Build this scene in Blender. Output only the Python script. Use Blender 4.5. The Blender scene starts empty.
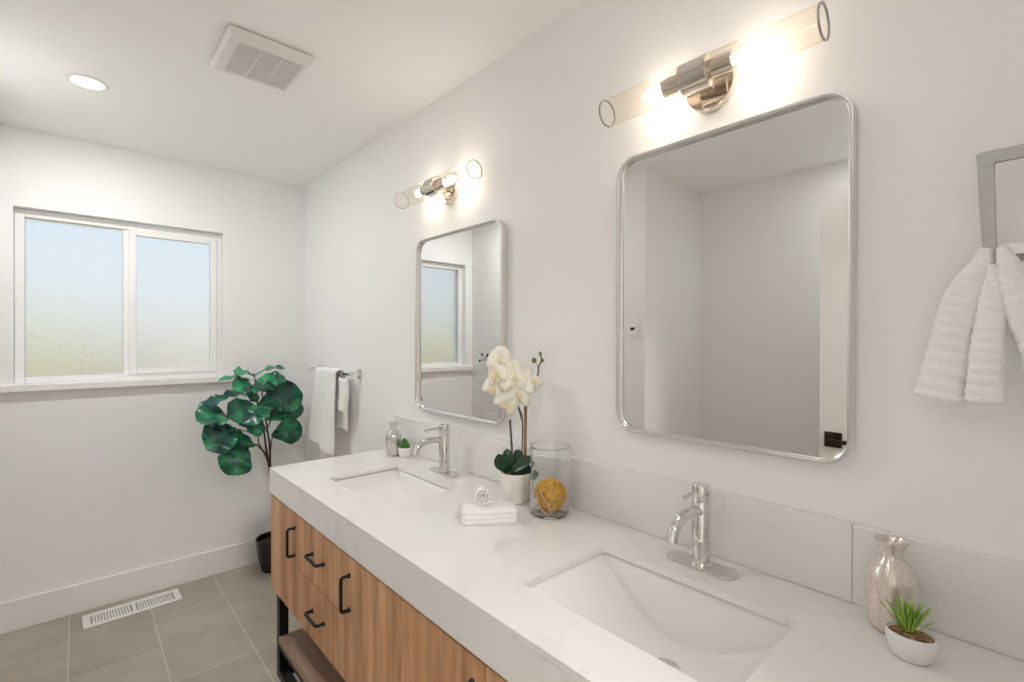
import bpy, bmesh, math, random
from mathutils import Vector, Matrix, noise
R = math.radians
PI = math.pi
random.seed(4)
scene = bpy.context.scene
col = scene.collection

# ------------------------------------------------------------------ camera, world, exposure
cam_d = bpy.data.cameras.new('camera')
cam = bpy.data.objects.new('camera', cam_d)
col.objects.link(cam)
scene.camera = cam
cam_d.sensor_width = 36.0
cam_d.lens = 480.86 / 1024 * 36.0
cam_d.shift_y = 1.7 / 1024
cam_d.clip_start = 0.01
yaw, pitch, roll = 0.7353, -0.0044, 0.0028
fwd = Vector((math.sin(yaw) * math.cos(pitch), math.cos(yaw) * math.cos(pitch), math.sin(pitch)))
rt = Vector((math.cos(yaw), -math.sin(yaw), 0))
up = rt.cross(fwd)
rt2 = rt * math.cos(roll) + up * math.sin(roll)
up2 = -rt * math.sin(roll) + up * math.cos(roll)
cam.matrix_world = Matrix(((rt2.x, up2.x, -fwd.x, -1.1403), (rt2.y, up2.y, -fwd.y, 0.0),
                           (rt2.z, up2.z, -fwd.z, 1.4086), (0, 0, 0, 1)))

scene.view_settings.view_transform = 'Standard'
scene.view_settings.look = 'None'
scene.view_settings.gamma = 1.0
scene.view_settings.use_curve_mapping = False
scene.view_settings.exposure = 1.30
scene.cycles.use_denoising = True
scene.cycles.max_bounces = 16
scene.cycles.diffuse_bounces = 10
scene.cycles.glossy_bounces = 8
scene.cycles.transmission_bounces = 12
scene.cycles.transparent_max_bounces = 24
scene.cycles.sample_clamp_indirect = 6.0
scene.cycles.caustics_reflective = True

SKY_STRENGTH = 0.40
DOWNLIGHT_WATTS = 3.9
NEAR_FILL_WATTS = 0.4
ALCOVE_FILL_WATTS = 1.15
BULB = 17.0
HALL_FILL_WATTS = 15.0
w = bpy.data.worlds.new('sky')
scene.world = w
w.use_nodes = True
wn, wl = w.node_tree.nodes, w.node_tree.links
tc = wn.new('ShaderNodeTexCoord')
sp = wn.new('ShaderNodeSeparateXYZ')
rp = wn.new('ShaderNodeValToRGB')
rp.color_ramp.elements[0].position = 0.0
rp.color_ramp.elements[0].color = (0.92, 0.93, 0.92, 1)
rp.color_ramp.elements[1].position = 0.75
rp.color_ramp.elements[1].color = (0.42, 0.64, 0.92, 1)
e = rp.color_ramp.elements.new(0.22)
e.color = (0.72, 0.85, 1.0, 1)
wl.new(tc.outputs['Generated'], sp.inputs[0])
wl.new(sp.outputs['Z'], rp.inputs[0])
wl.new(rp.outputs[0], wn['Background'].inputs[0])
wn['Background'].inputs[1].default_value = SKY_STRENGTH


def area_lamp(name, loc, size, watts, color, rot=(0, 0, 0)):
    d = bpy.data.lights.new(name, 'AREA')
    d.energy = watts
    d.color = color
    d.size = size
    o = bpy.data.objects.new(name, d)
    o.location = loc
    o.rotation_euler = rot
    col.objects.link(o)
    return o


sun_d = bpy.data.lights.new('garden_sun', 'SUN')   # from behind the house: lights the garden, never enters the window
sun_d.energy = 1.75
sun_d.angle = R(0.6)
sun_d.color = (1.0, 0.95, 0.86)
sun = bpy.data.objects.new('garden_sun', sun_d)
sun.rotation_euler = Vector((0.70, 0.30, -0.62)).to_track_quat('-Z', 'Y').to_euler()
col.objects.link(sun)
# fill lamp added out of view in the hallway, shining in through the doorway
area_lamp('hall_fill_lamp', (-1.0, -1.0, 2.40), 0.45, HALL_FILL_WATTS, (1.0, 0.992, 0.985))


# ------------------------------------------------------------------ materials
def mat(name, rgb, rough=0.5, metal=0.0, spec=0.5, **kw):
    m = bpy.data.materials.new(name)
    m.use_nodes = True
    b = m.node_tree.nodes['Principled BSDF']
    b.inputs['Base Color'].default_value = (*rgb, 1)
    b.inputs['Roughness'].default_value = rough
    b.inputs['Metallic'].default_value = metal
    b.inputs['Specular IOR Level'].default_value = spec
    for k, v in kw.items():
        b.inputs[k.replace('_', ' ')].default_value = v
    return m


def nd(m, t, **kw):
    n = m.node_tree.nodes.new(t)
    for k, v in kw.items():
        if k.startswith('i_'):
            key = k[2:].replace('_', ' ')
            n.inputs[key].default_value = v
        else:
            setattr(n, k, v)
    return n


def lk(m, a, b):
    m.node_tree.links.new(a, b)


def bsdf(m):
    return m.node_tree.nodes['Principled BSDF']


def ramp(m, src, stops):
    r = nd(m, 'ShaderNodeValToRGB')
    els = r.color_ramp.elements
    els[0].position, els[0].color = stops[0][0], (*stops[0][1], 1)
    els[1].position, els[1].color = stops[-1][0], (*stops[-1][1], 1)
    for p, c in stops[1:-1]:
        x = els.new(p)
        x.color = (*c, 1)
    lk(m, src, r.inputs[0])
    return r


def mapped(m, scale=(1, 1, 1), random_shift=False):
    t = nd(m, 'ShaderNodeTexCoord')
    mp = nd(m, 'ShaderNodeMapping')
    mp.inputs['Scale'].default_value = scale
    lk(m, t.outputs['Object'], mp.inputs['Vector'])
    if random_shift:
        oi = nd(m, 'ShaderNodeObjectInfo')
        mu = nd(m, 'ShaderNodeMath', operation='MULTIPLY')
        mu.inputs[1].default_value = 40.0
        lk(m, oi.outputs['Random'], mu.inputs[0])
        cb = nd(m, 'ShaderNodeCombineXYZ')
        for i in range(3):
            lk(m, mu.outputs[0], cb.inputs[i])
        lk(m, cb.outputs[0], mp.inputs['Location'])
    return mp


def bump(m, src, strength=0.2, dist=0.01):
    b = nd(m, 'ShaderNodeBump')
    b.inputs['Strength'].default_value = strength
    b.inputs['Distance'].default_value = dist
    lk(m, src, b.inputs['Height'])
    lk(m, b.outputs[0], bsdf(m).inputs['Normal'])


def noise_node(m, vec, scale, detail=4.0, rough=0.5):
    n = nd(m, 'ShaderNodeTexNoise')
    n.inputs['Scale'].default_value = scale
    n.inputs['Detail'].default_value = detail
    n.inputs['Roughness'].default_value = rough
    lk(m, vec.outputs[0], n.inputs['Vector'])
    return n


def noisy(name, c0, c1, scale, rough=0.6, bstr=0.0, bdist=0.004, stretch=(1, 1, 1), shift=False, p0=0.35, p1=0.65, **kw):
    m = mat(name, c0, rough, **kw)
    mp = mapped(m, stretch, shift)
    n = noise_node(m, mp, scale)
    r = ramp(m, n.outputs['Fac'], [(p0, c0), (p1, c1)])
    lk(m, r.outputs[0], bsdf(m).inputs['Base Color'])
    if bstr:
        bump(m, n.outputs['Fac'], bstr, bdist)
    return m


paint = noisy('wall_paint', (0.872, 0.872, 0.870), (0.882, 0.882, 0.880), 60, 0.55, 0.04, 0.001)
ceiling_paint = noisy('ceiling_paint', (0.938, 0.937, 0.934), (0.948, 0.947, 0.944), 60, 0.7, 0.05, 0.001)
trim_paint = noisy('trim_paint', (0.86, 0.85, 0.835), (0.87, 0.86, 0.845), 20, 0.35)
vinyl = noisy('white_vinyl', (0.90, 0.90, 0.895), (0.91, 0.91, 0.905), 20, 0.3)
black_metal = noisy('black_metal', (0.004, 0.004, 0.004), (0.007, 0.007, 0.007), 200, 0.42, spec=0.3)
nickel = noisy('brushed_nickel', (0.74, 0.73, 0.715), (0.76, 0.75, 0.735), 12, 0.24, metal=1.0)
satin_nickel = noisy('satin_nickel', (0.36, 0.355, 0.345), (0.42, 0.415, 0.40), 30, 0.33, stretch=(1, 1, 12), metal=1.0)
chrome = noisy('polished_chrome', (0.74, 0.73, 0.715), (0.76, 0.75, 0.735), 10, 0.06, metal=1.0)
polished_nickel = noisy('polished_nickel', (0.72, 0.66, 0.60), (0.74, 0.68, 0.62), 10, 0.09, metal=1.0)
bronze = noisy('dark_bronze', (0.035, 0.028, 0.02), (0.06, 0.045, 0.03), 60, 0.4, metal=0.7)
mirror_silver = noisy('mirror_silvering', (0.86, 0.86, 0.85), (0.865, 0.865, 0.855), 5, 0.0, metal=1.0)
porcelain = noisy('sink_porcelain', (0.86, 0.85, 0.835), (0.865, 0.855, 0.84), 8, 0.08)
white_ceramic = noisy('white_ceramic', (0.84, 0.82, 0.80), (0.88, 0.86, 0.84), 25, 0.35)
blush_ceramic = noisy('speckled_pot_ceramic', (0.80, 0.74, 0.69), (0.87, 0.84, 0.81), 22, 0.3)
terry = noisy('white_terry_cloth', (0.88, 0.875, 0.865), (0.95, 0.945, 0.94), 420, 0.95, 0.6, 0.003, Sheen_Weight=0.3)
soil = noisy('brown_pebble_soil', (0.09, 0.045, 0.02), (0.42, 0.26, 0.13), 160, 0.9, 0.8, 0.004)
moss = noisy('dark_moss', (0.02, 0.018, 0.012), (0.06, 0.05, 0.03), 90, 0.95, 0.8, 0.01)
black_pot = noisy('black_plastic_pot', (0.008, 0.008, 0.008), (0.014, 0.013, 0.012), 50, 0.32)
bark = noisy('brown_bark', (0.035, 0.018, 0.012), (0.09, 0.05, 0.035), 60, 0.8, 0.5, 0.003, (1, 1, 0.3))
bamboo = noisy('brown_bamboo', (0.22, 0.10, 0.035), (0.42, 0.24, 0.10), 90, 0.6, 0.2, 0.001, (1, 1, 0.2))
green_stake = noisy('dark_green_stem', (0.05, 0.055, 0.03), (0.09, 0.09, 0.05), 80, 0.6)
bud_green = noisy('bud_green', (0.10, 0.13, 0.03), (0.20, 0.22, 0.05), 60, 0.5)
bud_dark = noisy('bud_dark', (0.05, 0.03, 0.025), (0.12, 0.07, 0.05), 60, 0.6)
petal = noisy('cream_petal', (0.88, 0.82, 0.66), (0.92, 0.89, 0.80), 14, 0.6, 0.15, 0.003)
lip_mat = noisy('yellow_orchid_lip', (0.80, 0.62, 0.28), (0.90, 0.80, 0.52), 60, 0.5)
orchid_leaf = noisy('orchid_leaf_green', (0.008, 0.04, 0.014), (0.018, 0.075, 0.03), 18, 0.3)
sponge_mat = noisy('golden_net_sponge', (0.82, 0.30, 0.005), (1.0, 0.62, 0.04), 90, 0.8, 0.9, 0.008)
rope_mat = noisy('tan_cord', (0.85, 0.55, 0.22), (0.95, 0.68, 0.32), 200, 0.85, 0.3, 0.002)
grass_blade = noisy('plastic_grass_blade', (0.14, 0.34, 0.02), (0.40, 0.58, 0.10), 40, 0.45, shift=True)
rosette_green = noisy('succulent_green', (0.045, 0.17, 0.03), (0.14, 0.34, 0.08), 50, 0.5, shift=True)
fan_plastic = noisy('fan_plastic', (0.80, 0.79, 0.77), (0.81, 0.80, 0.78), 30, 0.4)
grille_plastic = noisy('fan_grille_plastic', (0.66, 0.65, 0.63), (0.69, 0.68, 0.66), 200, 0.6)
dark_void = noisy('dark_duct', (0.03, 0.03, 0.03), (0.05, 0.05, 0.05), 20, 0.8)
register_paint = noisy('register_enamel', (0.80, 0.78, 0.75), (0.84, 0.82, 0.79), 30, 0.35)
register_blade = noisy('register_blade_grey', (0.30, 0.31, 0.32), (0.36, 0.37, 0.38), 30, 0.5)
hall_paint = noisy('hall_paint', (0.72, 0.70, 0.67), (0.74, 0.72, 0.69), 30, 0.6)
hedge_mat = noisy('hedge_green', (0.36, 0.32, 0.16), (0.52, 0.46, 0.26), 9, 0.9, 0.5, 0.05)
lawn_mat = noisy('dry_lawn', (0.50, 0.45, 0.30), (0.60, 0.55, 0.40), 6, 0.95)
fence_mat = noisy('pale_fence_wood', (0.66, 0.56, 0.45), (0.74, 0.65, 0.54), 9, 0.8, stretch=(6, 6, 0.6))


def leaf_material():
    m = mat('fiddle_leaf_green', (0.01, 0.08, 0.04), 0.26)
    mp = mapped(m, (1, 1, 1), True)
    n = noise_node(m, mp, 9.0, 3)
    r = ramp(m, n.outputs['Fac'], [(0.36, (0.008, 0.050, 0.045)), (0.50, (0.012, 0.120, 0.070)), (0.64, (0.035, 0.34, 0.13))])
    lk(m, r.outputs[0], bsdf(m).inputs['Base Color'])
    bump(m, n.outputs['Fac'], 0.25, 0.01)
    return m


fig_leaf = leaf_material()
fig_vein = noisy('leaf_vein_green', (0.05, 0.22, 0.09), (0.07, 0.28, 0.12), 20, 0.4)


def quartz_material():
    m = mat('white_quartz', (0.80, 0.79, 0.775), 0.09)
    mp = mapped(m)
    warp = noise_node(m, mp, 3.5, 5, 0.6)
    add = nd(m, 'ShaderNodeMixRGB', blend_type='ADD')
    add.inputs[0].default_value = 0.45
    lk(m, mp.outputs[0], add.inputs[1])
    lk(m, warp.outputs['Color'], add.inputs[2])
    n2 = nd(m, 'ShaderNodeTexNoise')
    n2.inputs['Scale'].default_value = 5.0
    n2.inputs['Detail'].default_value = 6
    lk(m, add.outputs[0], n2.inputs['Vector'])
    r = ramp(m, n2.outputs['Fac'], [(0.0, (0.81, 0.80, 0.785)), (0.47, (0.82, 0.81, 0.795)), (0.50, (0.72, 0.71, 0.695)),
                                    (0.525, (0.81, 0.80, 0.785)), (1.0, (0.84, 0.83, 0.815))])
    n3 = noise_node(m, mp, 3.0, 2)
    r3 = ramp(m, n3.outputs['Fac'], [(0.45, (0.0, 0.0, 0.0)), (0.7, (0.8, 0.8, 0.8))])
    mx = nd(m, 'ShaderNodeMixRGB')
    mx.inputs[1].default_value = (0.82, 0.81, 0.795, 1)
    lk(m, r3.outputs[0], mx.inputs[0])
    lk(m, r.outputs[0], mx.inputs[2])
    lk(m, mx.outputs[0], bsdf(m).inputs['Base Color'])
    return m


quartz = quartz_material()


def wood_material(name, dark, mid, light, stretch, rough=0.5):
    m = mat(name, mid, rough)
    mp = mapped(m, stretch, True)
    n = noise_node(m, mp, 5.0, 6, 0.62)
    r = ramp(m, n.outputs['Fac'], [(0.28, dark), (0.48, mid), (0.72, light)])
    mp2 = mapped(m, tuple(2.2 * v for v in stretch), True)
    n2 = noise_node(m, mp2, 9.0, 3, 0.6)
    r2 = ramp(m, n2.outputs['Fac'], [(0.35, (0.62, 0.60, 0.58)), (0.6, (1, 1, 1))])
    mu = nd(m, 'ShaderNodeMixRGB', blend_type='MULTIPLY')
    mu.inputs[0].default_value = 0.75
    lk(m, r.outputs[0], mu.inputs[1])
    lk(m, r2.outputs[0], mu.inputs[2])
    lk(m, mu.outputs[0], bsdf(m).inputs['Base Color'])
    bump(m, n2.outputs['Fac'], 0.12, 0.002)
    return m


cabinet_wood = wood_material('walnut_front', (0.35, 0.168, 0.076), (0.60, 0.318, 0.158), (0.76, 0.460, 0.260), (2.1, 2.1, 0.17))
shelf_wood = wood_material('shelf_walnut', (0.20, 0.13, 0.095), (0.33, 0.22, 0.16), (0.46, 0.31, 0.23), (3.2, 0.25, 3.2))


def floor_material():
    m = mat('floor_tile', (0.3, 0.27, 0.22), 0.38)
    t = nd(m, 'ShaderNodeTexCoord')
    s = nd(m, 'ShaderNodeSeparateXYZ')
    lk(m, t.outputs['Object'], s.inputs[0])
    ax = nd(m, 'ShaderNodeMath', operation='ADD')
    ax.inputs[1].default_value = -0.56
    ay = nd(m, 'ShaderNodeMath', operation='ADD')
    ay.inputs[1].default_value = 0.54 + 3.15
    lk(m, s.outputs['Y'], ax.inputs[0])
    lk(m, s.outputs['X'], ay.inputs[0])
    cb = nd(m, 'ShaderNodeCombineXYZ')
    lk(m, ax.outputs[0], cb.inputs[0])
    lk(m, ay.outputs[0], cb.inputs[1])
    b = nd(m, 'ShaderNodeTexBrick', offset=0.5, offset_frequency=2)
    b.inputs['Color1'].default_value = (0.385, 0.345, 0.285, 1)
    b.inputs['Color2'].default_value = (0.43, 0.39, 0.328, 1)
    b.inputs['Mortar'].default_value = (0.58, 0.54, 0.47, 1)
    b.inputs['Scale'].default_value = 1.0
    b.inputs['Mortar Size'].default_value = 0.0028
    b.inputs['Mortar Smooth'].default_value = 0.1
    b.inputs['Bias'].default_value = 0.0
    b.inputs['Brick Width'].default_value = 0.61
    b.inputs['Row Height'].default_value = 0.315
    lk(m, cb.outputs[0], b.inputs['Vector'])
    mp = mapped(m, (1, 1, 1))
    n = noise_node(m, mp, 4.0, 7, 0.65)
    r = ramp(m, n.outputs['Fac'], [(0.3, (0.80, 0.80, 0.79)), (0.7, (1.12, 1.11, 1.10))])
    mu = nd(m, 'ShaderNodeMixRGB', blend_type='MULTIPLY')
    mu.inputs[0].default_value = 1.0
    lk(m, b.outputs['Color'], mu.inputs[1])
    lk(m, r.outputs[0], mu.inputs[2])
    lk(m, mu.outputs[0], bsdf(m).inputs['Base Color'])
    bump(m, b.outputs['Fac'], -0.25, 0.003)
    return m


floor_tile = floor_material()


def wall_tile_material():
    m = mat('white_wall_tile', (0.78, 0.77, 0.755), 0.22)
    t = nd(m, 'ShaderNodeTexCoord')
    s = nd(m, 'ShaderNodeSeparateXYZ')
    lk(m, t.outputs['Object'], s.inputs[0])
    cb = nd(m, 'ShaderNodeCombineXYZ')
    lk(m, s.outputs['Y'], cb.inputs[0])
    lk(m, s.outputs['Z'], cb.inputs[1])
    b = nd(m, 'ShaderNodeTexBrick', offset=0.5, offset_frequency=2)
    b.inputs['Color1'].default_value = (0.80, 0.79, 0.775, 1)
    b.inputs['Color2'].default_value = (0.77, 0.76, 0.745, 1)
    b.inputs['Mortar'].default_value = (0.66, 0.65, 0.635, 1)
    b.inputs['Scale'].default_value = 1.0
    b.inputs['Mortar Size'].default_value = 0.0018
    b.inputs['Brick Width'].default_value = 0.305
    b.inputs['Row Height'].default_value = 0.075
    lk(m, cb.outputs[0], b.inputs['Vector'])
    lk(m, b.outputs['Color'], bsdf(m).inputs['Base Color'])
    return m


wall_tile = wall_tile_material()


def emit(name, rgb, strength):
    m = bpy.data.materials.new(name)
    m.use_nodes = True
    n = m.node_tree.nodes
    n.clear()
    o = n.new('ShaderNodeOutputMaterial')
    em = n.new('ShaderNodeEmission')
    em.inputs[0].default_value = (*rgb, 1)
    em.inputs[1].default_value = strength
    m.node_tree.links.new(em.outputs[0], o.inputs[0])
    return m


lamp_glow = emit('downlight_glow', (1.0, 0.992, 0.982), 4.0)
bulb_glow = emit('bulb_glow', (1.0, 0.885, 0.745), BULB)


def thin_glass(name, tint, ior=1.45, rough=0.02):
    m = bpy.data.materials.new(name)
    m.use_nodes = True
    n, l = m.node_tree.nodes, m.node_tree.links
    n.clear()
    o = n.new('ShaderNodeOutputMaterial')
    mx = n.new('ShaderNodeMixShader')
    fr = n.new('ShaderNodeFresnel')
    fr.inputs['IOR'].default_value = ior
    geo = n.new('ShaderNodeNewGeometry')
    tr = n.new('ShaderNodeBsdfTransparent')
    tr.inputs[0].default_value = (*tint, 1)
    gl = n.new('ShaderNodeBsdfGlossy')
    gl.inputs['Roughness'].default_value = rough
    gl.inputs['Color'].default_value = (0.95, 0.95, 0.95, 1)
    # a pane looks the same from inside and outside
    rv = n.new('ShaderNodeMix')
    rv.data_type = 'FLOAT'
    rv.inputs[2].default_value = ior
    rv.inputs[3].default_value = 1.0 / ior
    l.new(geo.outputs['Backfacing'], rv.inputs[0])
    l.new(rv.outputs[0], fr.inputs['IOR'])
    l.new(fr.outputs[0], mx.inputs[0])
    l.new(tr.outputs[0], mx.inputs[1])
    l.new(gl.outputs[0], mx.inputs[2])
    l.new(mx.outputs[0], o.inputs[0])
    return m


vase_glass = mat('clear_vase_glass', (0.98, 0.985, 0.98), 0.0, 0.0, 0.5, IOR=1.45)
bsdf(vase_glass).inputs['Transmission Weight'].default_value = 1.0
shade_glass = thin_glass('fluted_shade_glass', (0.985, 0.955, 0.91), 1.5)


def frosted_glass():
    m = mat('pebbled_frosted_glass', (0.97, 0.985, 0.98), 0.38, 0.0, 0.5, IOR=1.35)
    bsdf(m).inputs['Transmission Weight'].default_value = 1.0
    mp = mapped(m)
    n = noise_node(m, mp, 110.0, 3)
    bump(m, n.outputs['Fac'], 0.8, 0.006)
    return m


frosted = frosted_glass()


def mercury(name, c_base, c_fleck, metal):
    m = mat(name, c_base, 0.13, metal)
    mp = mapped(m)
    n = noise_node(m, mp, 330.0, 4, 0.65)
    r = ramp(m, n.outputs['Fac'], [(0.38, c_fleck), (0.52, c_base), (0.75, tuple(min(1, v * 1.12) for v in c_base))])
    lk(m, r.outputs[0], bsdf(m).inputs['Base Color'])
    r2 = ramp(m, n.outputs['Fac'], [(0.4, (metal * 0.3,) * 3), (0.55, (metal,) * 3)])
    lk(m, r2.outputs[0], bsdf(m).inputs['Metallic'])
    bump(m, n.outputs['Fac'], 0.12, 0.002)
    return m


mercury_silver = mercury('silvered_mercury_glass', (0.70, 0.69, 0.67), (0.36, 0.34, 0.32), 0.85)
mercury_blush = mercury('blush_mercury_glass', (0.82, 0.745, 0.69), (0.58, 0.48, 0.43), 0.6)


# ------------------------------------------------------------------ building helpers
def world_loc(o):
    v = Vector((0, 0, 0))
    while o is not None:
        v += o.location
        o = o.parent
    return v


def obj(name, bm, material, parent=None, smooth=True, bevel=0.0, seg=2, kind=None, angle=40):
    """Link a bmesh, given in room coordinates, as one mesh object."""
    bmesh.ops.recalc_face_normals(bm, faces=bm.faces)
    if parent is not None:
        bmesh.ops.translate(bm, verts=bm.verts, vec=-world_loc(parent))
    me = bpy.data.meshes.new(name)
    bm.to_mesh(me)
    bm.free()
    o = bpy.data.objects.new(name, me)
    me.materials.append(material)
    col.objects.link(o)
    if parent is not None:
        o.parent = parent
    if smooth:
        for p in me.polygons:
            p.use_smooth = True
        try:
            me.set_sharp_from_angle(angle=R(angle))
        except Exception:
            pass
    if bevel:
        md = o.modifiers.new('Bevel', 'BEVEL')
        md.width = bevel
        md.segments = seg
        md.limit_method = 'ANGLE'
        md.angle_limit = R(40)
        md.harden_normals = True
    if kind:
        o['kind'] = kind
    return o


def thing(name, label, cat, loc, group=None):
    o = bpy.data.objects.new(name, None)
    o.empty_display_size = 0.05
    o.location = loc
    col.objects.link(o)
    return tag(o, label, cat, group)


def tag(o, label, cat, group=None):
    o['label'] = label
    o['category'] = cat
    if group:
        o['group'] = group
    return o


def struct(name, bm, material, label, cat, parent=None, bevel=0.0):
    o = obj(name, bm, material, parent, smooth=True, bevel=bevel)
    if parent is None:
        o['kind'] = 'structure'
        tag(o, label, cat)
    return o


def B():
    return bmesh.new()


def box(bm, x0, x1, y0, y1, z0, z1):
    v = [bm.verts.new((x, y, z)) for x in (x0, x1) for y in (y0, y1) for z in (z0, z1)]
    for f in ((0, 1, 3, 2), (4, 6, 7, 5), (0, 4, 5, 1), (2, 3, 7, 6), (0, 2, 6, 4), (1, 5, 7, 3)):
        bm.faces.new([v[i] for i in f])
    return bm


def bx(*a):
    return box(B(), *a)


AX = {'x': (Vector((0, 1, 0)), Vector((0, 0, 1)), Vector((1, 0, 0))),
      'y': (Vector((0, 0, 1)), Vector((1, 0, 0)), Vector((0, 1, 0))),
      'z': (Vector((1, 0, 0)), Vector((0, 1, 0)), Vector((0, 0, 1)))}


def lathe(bm, prof, c, axis='z', n=32, su=1.0, sv=1.0, closed=False, rib=None):
    """Revolve (radius, height) points about an axis through c. Ends of radius 0 close; closed joins last to first."""
    u, v, a = AX[axis]
    c = Vector(c)
    rings = []
    for r, h in prof:
        if r < 1e-6:
            rings.append([bm.verts.new(c + a * h)])
        else:
            ring = []
            for k in range(n):
                t = 2 * PI * k / n
                rr = r * (1 + (rib[0] * math.cos(rib[1] * t) if rib else 0))
                ring.append(bm.verts.new(c + u * (rr * su * math.cos(t)) + v * (rr * sv * math.sin(t)) + a * h))
            rings.append(ring)
    pairs = list(zip(rings, rings[1:]))
    if closed:
        pairs.append((rings[-1], rings[0]))
    for p, q in pairs:
        if len(p) == 1 and len(q) == 1:
            continue
        for k in range(n):
            k2 = (k + 1) % n
            if len(p) == 1:
                bm.faces.new((p[0], q[k], q[k2]))
            elif len(q) == 1:
                bm.faces.new((p[k], p[k2], q[0]))
            else:
                bm.faces.new((p[k], p[k2], q[k2], q[k]))
    return bm


def smooth_path(pts, n):
    """Catmull-Rom through pts, n samples per span."""
    P = [Vector(p) for p in pts]
    out = []
    for i in range(len(P) - 1):
        p0, p1, p2, p3 = P[max(i - 1, 0)], P[i], P[i + 1], P[min(i + 2, len(P) - 1)]
        for k in range(n):
            t = k / n
            out.append(0.5 * ((2 * p1) + (p2 - p0) * t + (2 * p0 - 5 * p1 + 4 * p2 - p3) * t * t + (3 * p1 - p0 - 3 * p2 + p3) * t ** 3))
    out.append(P[-1])
    return out


def tube(bm, pts, rad, n=12, closed=False, su=1.0, sv=1.0, ref=Vector((0.31, 0.17, 0.94))):
    pts = [Vector(p) for p in pts]
    m = len(pts)
    rings = []
    pu = None
    for i, p in enumerate(pts):
        if closed:
            d = pts[(i + 1) % m] - pts[i - 1]
        else:
            d = pts[min(i + 1, m - 1)] - pts[max(i - 1, 0)]
        d.normalize()
        r0 = ref if pu is None else pu
        u = (r0 - d * r0.dot(d))
        if u.length < 1e-5:
            u = d.orthogonal()
        u.normalize()
        pu = u
        v = d.cross(u)
        r = rad[i] if isinstance(rad, (list, tuple)) else rad
        rings.append([bm.verts.new(p + u * (r * su * math.cos(2 * PI * k / n)) + v * (r * sv * math.sin(2 * PI * k / n))) for k in range(n)])
    for i in range(m if closed else m - 1):
        a, b = rings[i], rings[(i + 1) % m]
        for k in range(n):
            k2 = (k + 1) % n
            bm.faces.new((a[k], a[k2], b[k2], b[k]))
    if not closed:
        bm.faces.new(rings[0][::-1])
        bm.faces.new(rings[-1])
    return bm


def rrect(a0, a1, b0, b1, r, n=8):
    """Rounded rectangle outline as (a, b) points."""
    out = []
    for ca, cb, s in ((a1 - r, b1 - r, 0), (a0 + r, b1 - r, 1), (a0 + r, b0 + r, 2), (a1 - r, b0 + r, 3)):
        for k in range(n + 1):
            t = PI / 2 * (s + k / n)
            out.append((ca + r * math.cos(t), cb + r * math.sin(t)))
    return out


def prism(bm, outline, f0, f1):
    """Cap and wall an outline between two mappings of (a, b) to a point."""
    p = [bm.verts.new(f0(a, b)) for a, b in outline]
    q = [bm.verts.new(f1(a, b)) for a, b in outline]
    n = len(p)
    bm.faces.new(p[::-1])
    bm.faces.new(q)
    for k in range(n):
        k2 = (k + 1) % n
        bm.faces.new((p[k], p[k2], q[k2], q[k]))
    return bm


def grid_surface(bm, rows):
    vs = [[bm.verts.new(p) for p in row] for row in rows]
    for a, b in zip(vs, vs[1:]):
        for k in range(len(a) - 1):
            bm.faces.new((a[k], a[k + 1], b[k + 1], b[k]))
    return bm


def solid(o, t, offset=0.0):
    md = o.modifiers.new('Solidify', 'SOLIDIFY')
    md.thickness = t
    md.offset = offset
    return o


def subsurf(o, lv=1):
    md = o.modifiers.new('Subdivision', 'SUBSURF')
    md.levels = lv
    md.render_levels = lv
    return o


# ------------------------------------------------------------------ the room
H = 2.44          # ceiling height
L = 3.338         # window wall
XL = -1.44        # left wall of the window end
XA = -2.14        # alcove wall
YA = 1.62         # where the alcove begins
YF = -0.10        # wall with the doorway the camera stands in
WX0, WX1, WZ0, WZ1 = -1.369, -0.483, 1.188, 2.055   # window opening

struct('floor', bx(-2.3, 0.1, -0.2, 3.5, -0.06, 0.0), floor_tile, 'grey-brown rectangular floor tiles laid in staggered rows', 'floor')
struct('ceiling', bx(-2.3, 0.1, -0.2, 3.5, H, H + 0.08), ceiling_paint, 'flat white painted ceiling', 'ceiling')
struct('wall_right', bx(0.0, 0.12, -0.2, 3.5, 0, H), paint, 'long white wall carrying the two mirrors and sconces', 'wall')
b = B()
box(b, -1.56, WX0, L, L + 0.16, 0, H)
box(b, WX1, 0.0, L, L + 0.16, 0, H)
box(b, WX0, WX1, L, L + 0.16, 0, WZ0 - 0.035)
box(b, WX0, WX1, L, L + 0.16, WZ1, H)
struct('wall_back', b, paint, 'white wall with the frosted window at the far end', 'wall')
b = B()
box(b, XL - 0.12, XL, YA, 2.10, 0, H)
box(b, XL - 0.12, XL - 0.008, 2.10, L, 0, H)
struct('wall_left', b, paint, 'white wall facing the mirrors, left of the window', 'wall')
struct('wall_tile', bx(XL - 0.008, XL, 2.10, L, 0, H), wall_tile, 'white horizontal subway tiles on the wall left of the window', 'wall tiles')
struct('wall_end', bx(XA, XL - 0.12, YA, YA + 0.12, 0, H), paint, 'white end wall of the alcove reflected in the large mirror', 'wall')
struct('wall_alcove', bx(XA - 0.12, XA, -0.2, YA + 0.12, 0, H), paint, 'white alcove side wall reflected in the large mirror', 'wall')
DX0, DX1, DH = -1.42, -0.60, 2.10
b = B()
box(b, XA, DX0, YF - 0.1, YF, 0, H)
box(b, DX1, 0.0, YF - 0.1, YF, 0, H)
box(b, DX0, DX1, YF - 0.1, YF, DH, H)
struct('wall_front', b, paint, 'white wall with the open doorway opposite the window', 'wall')
struct('baseboard_back', bx(XL, 0.0, L - 0.014, L, 0, 0.148), trim_paint, 'tall white baseboard under the window', 'baseboard', bevel=0.003)
struct('baseboard_right', bx(-0.014, 0.0, 2.11, L - 0.014, 0, 0.148), trim_paint, 'white baseboard behind the fig tree under the towel bar', 'baseboard', bevel=0.003)
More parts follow.
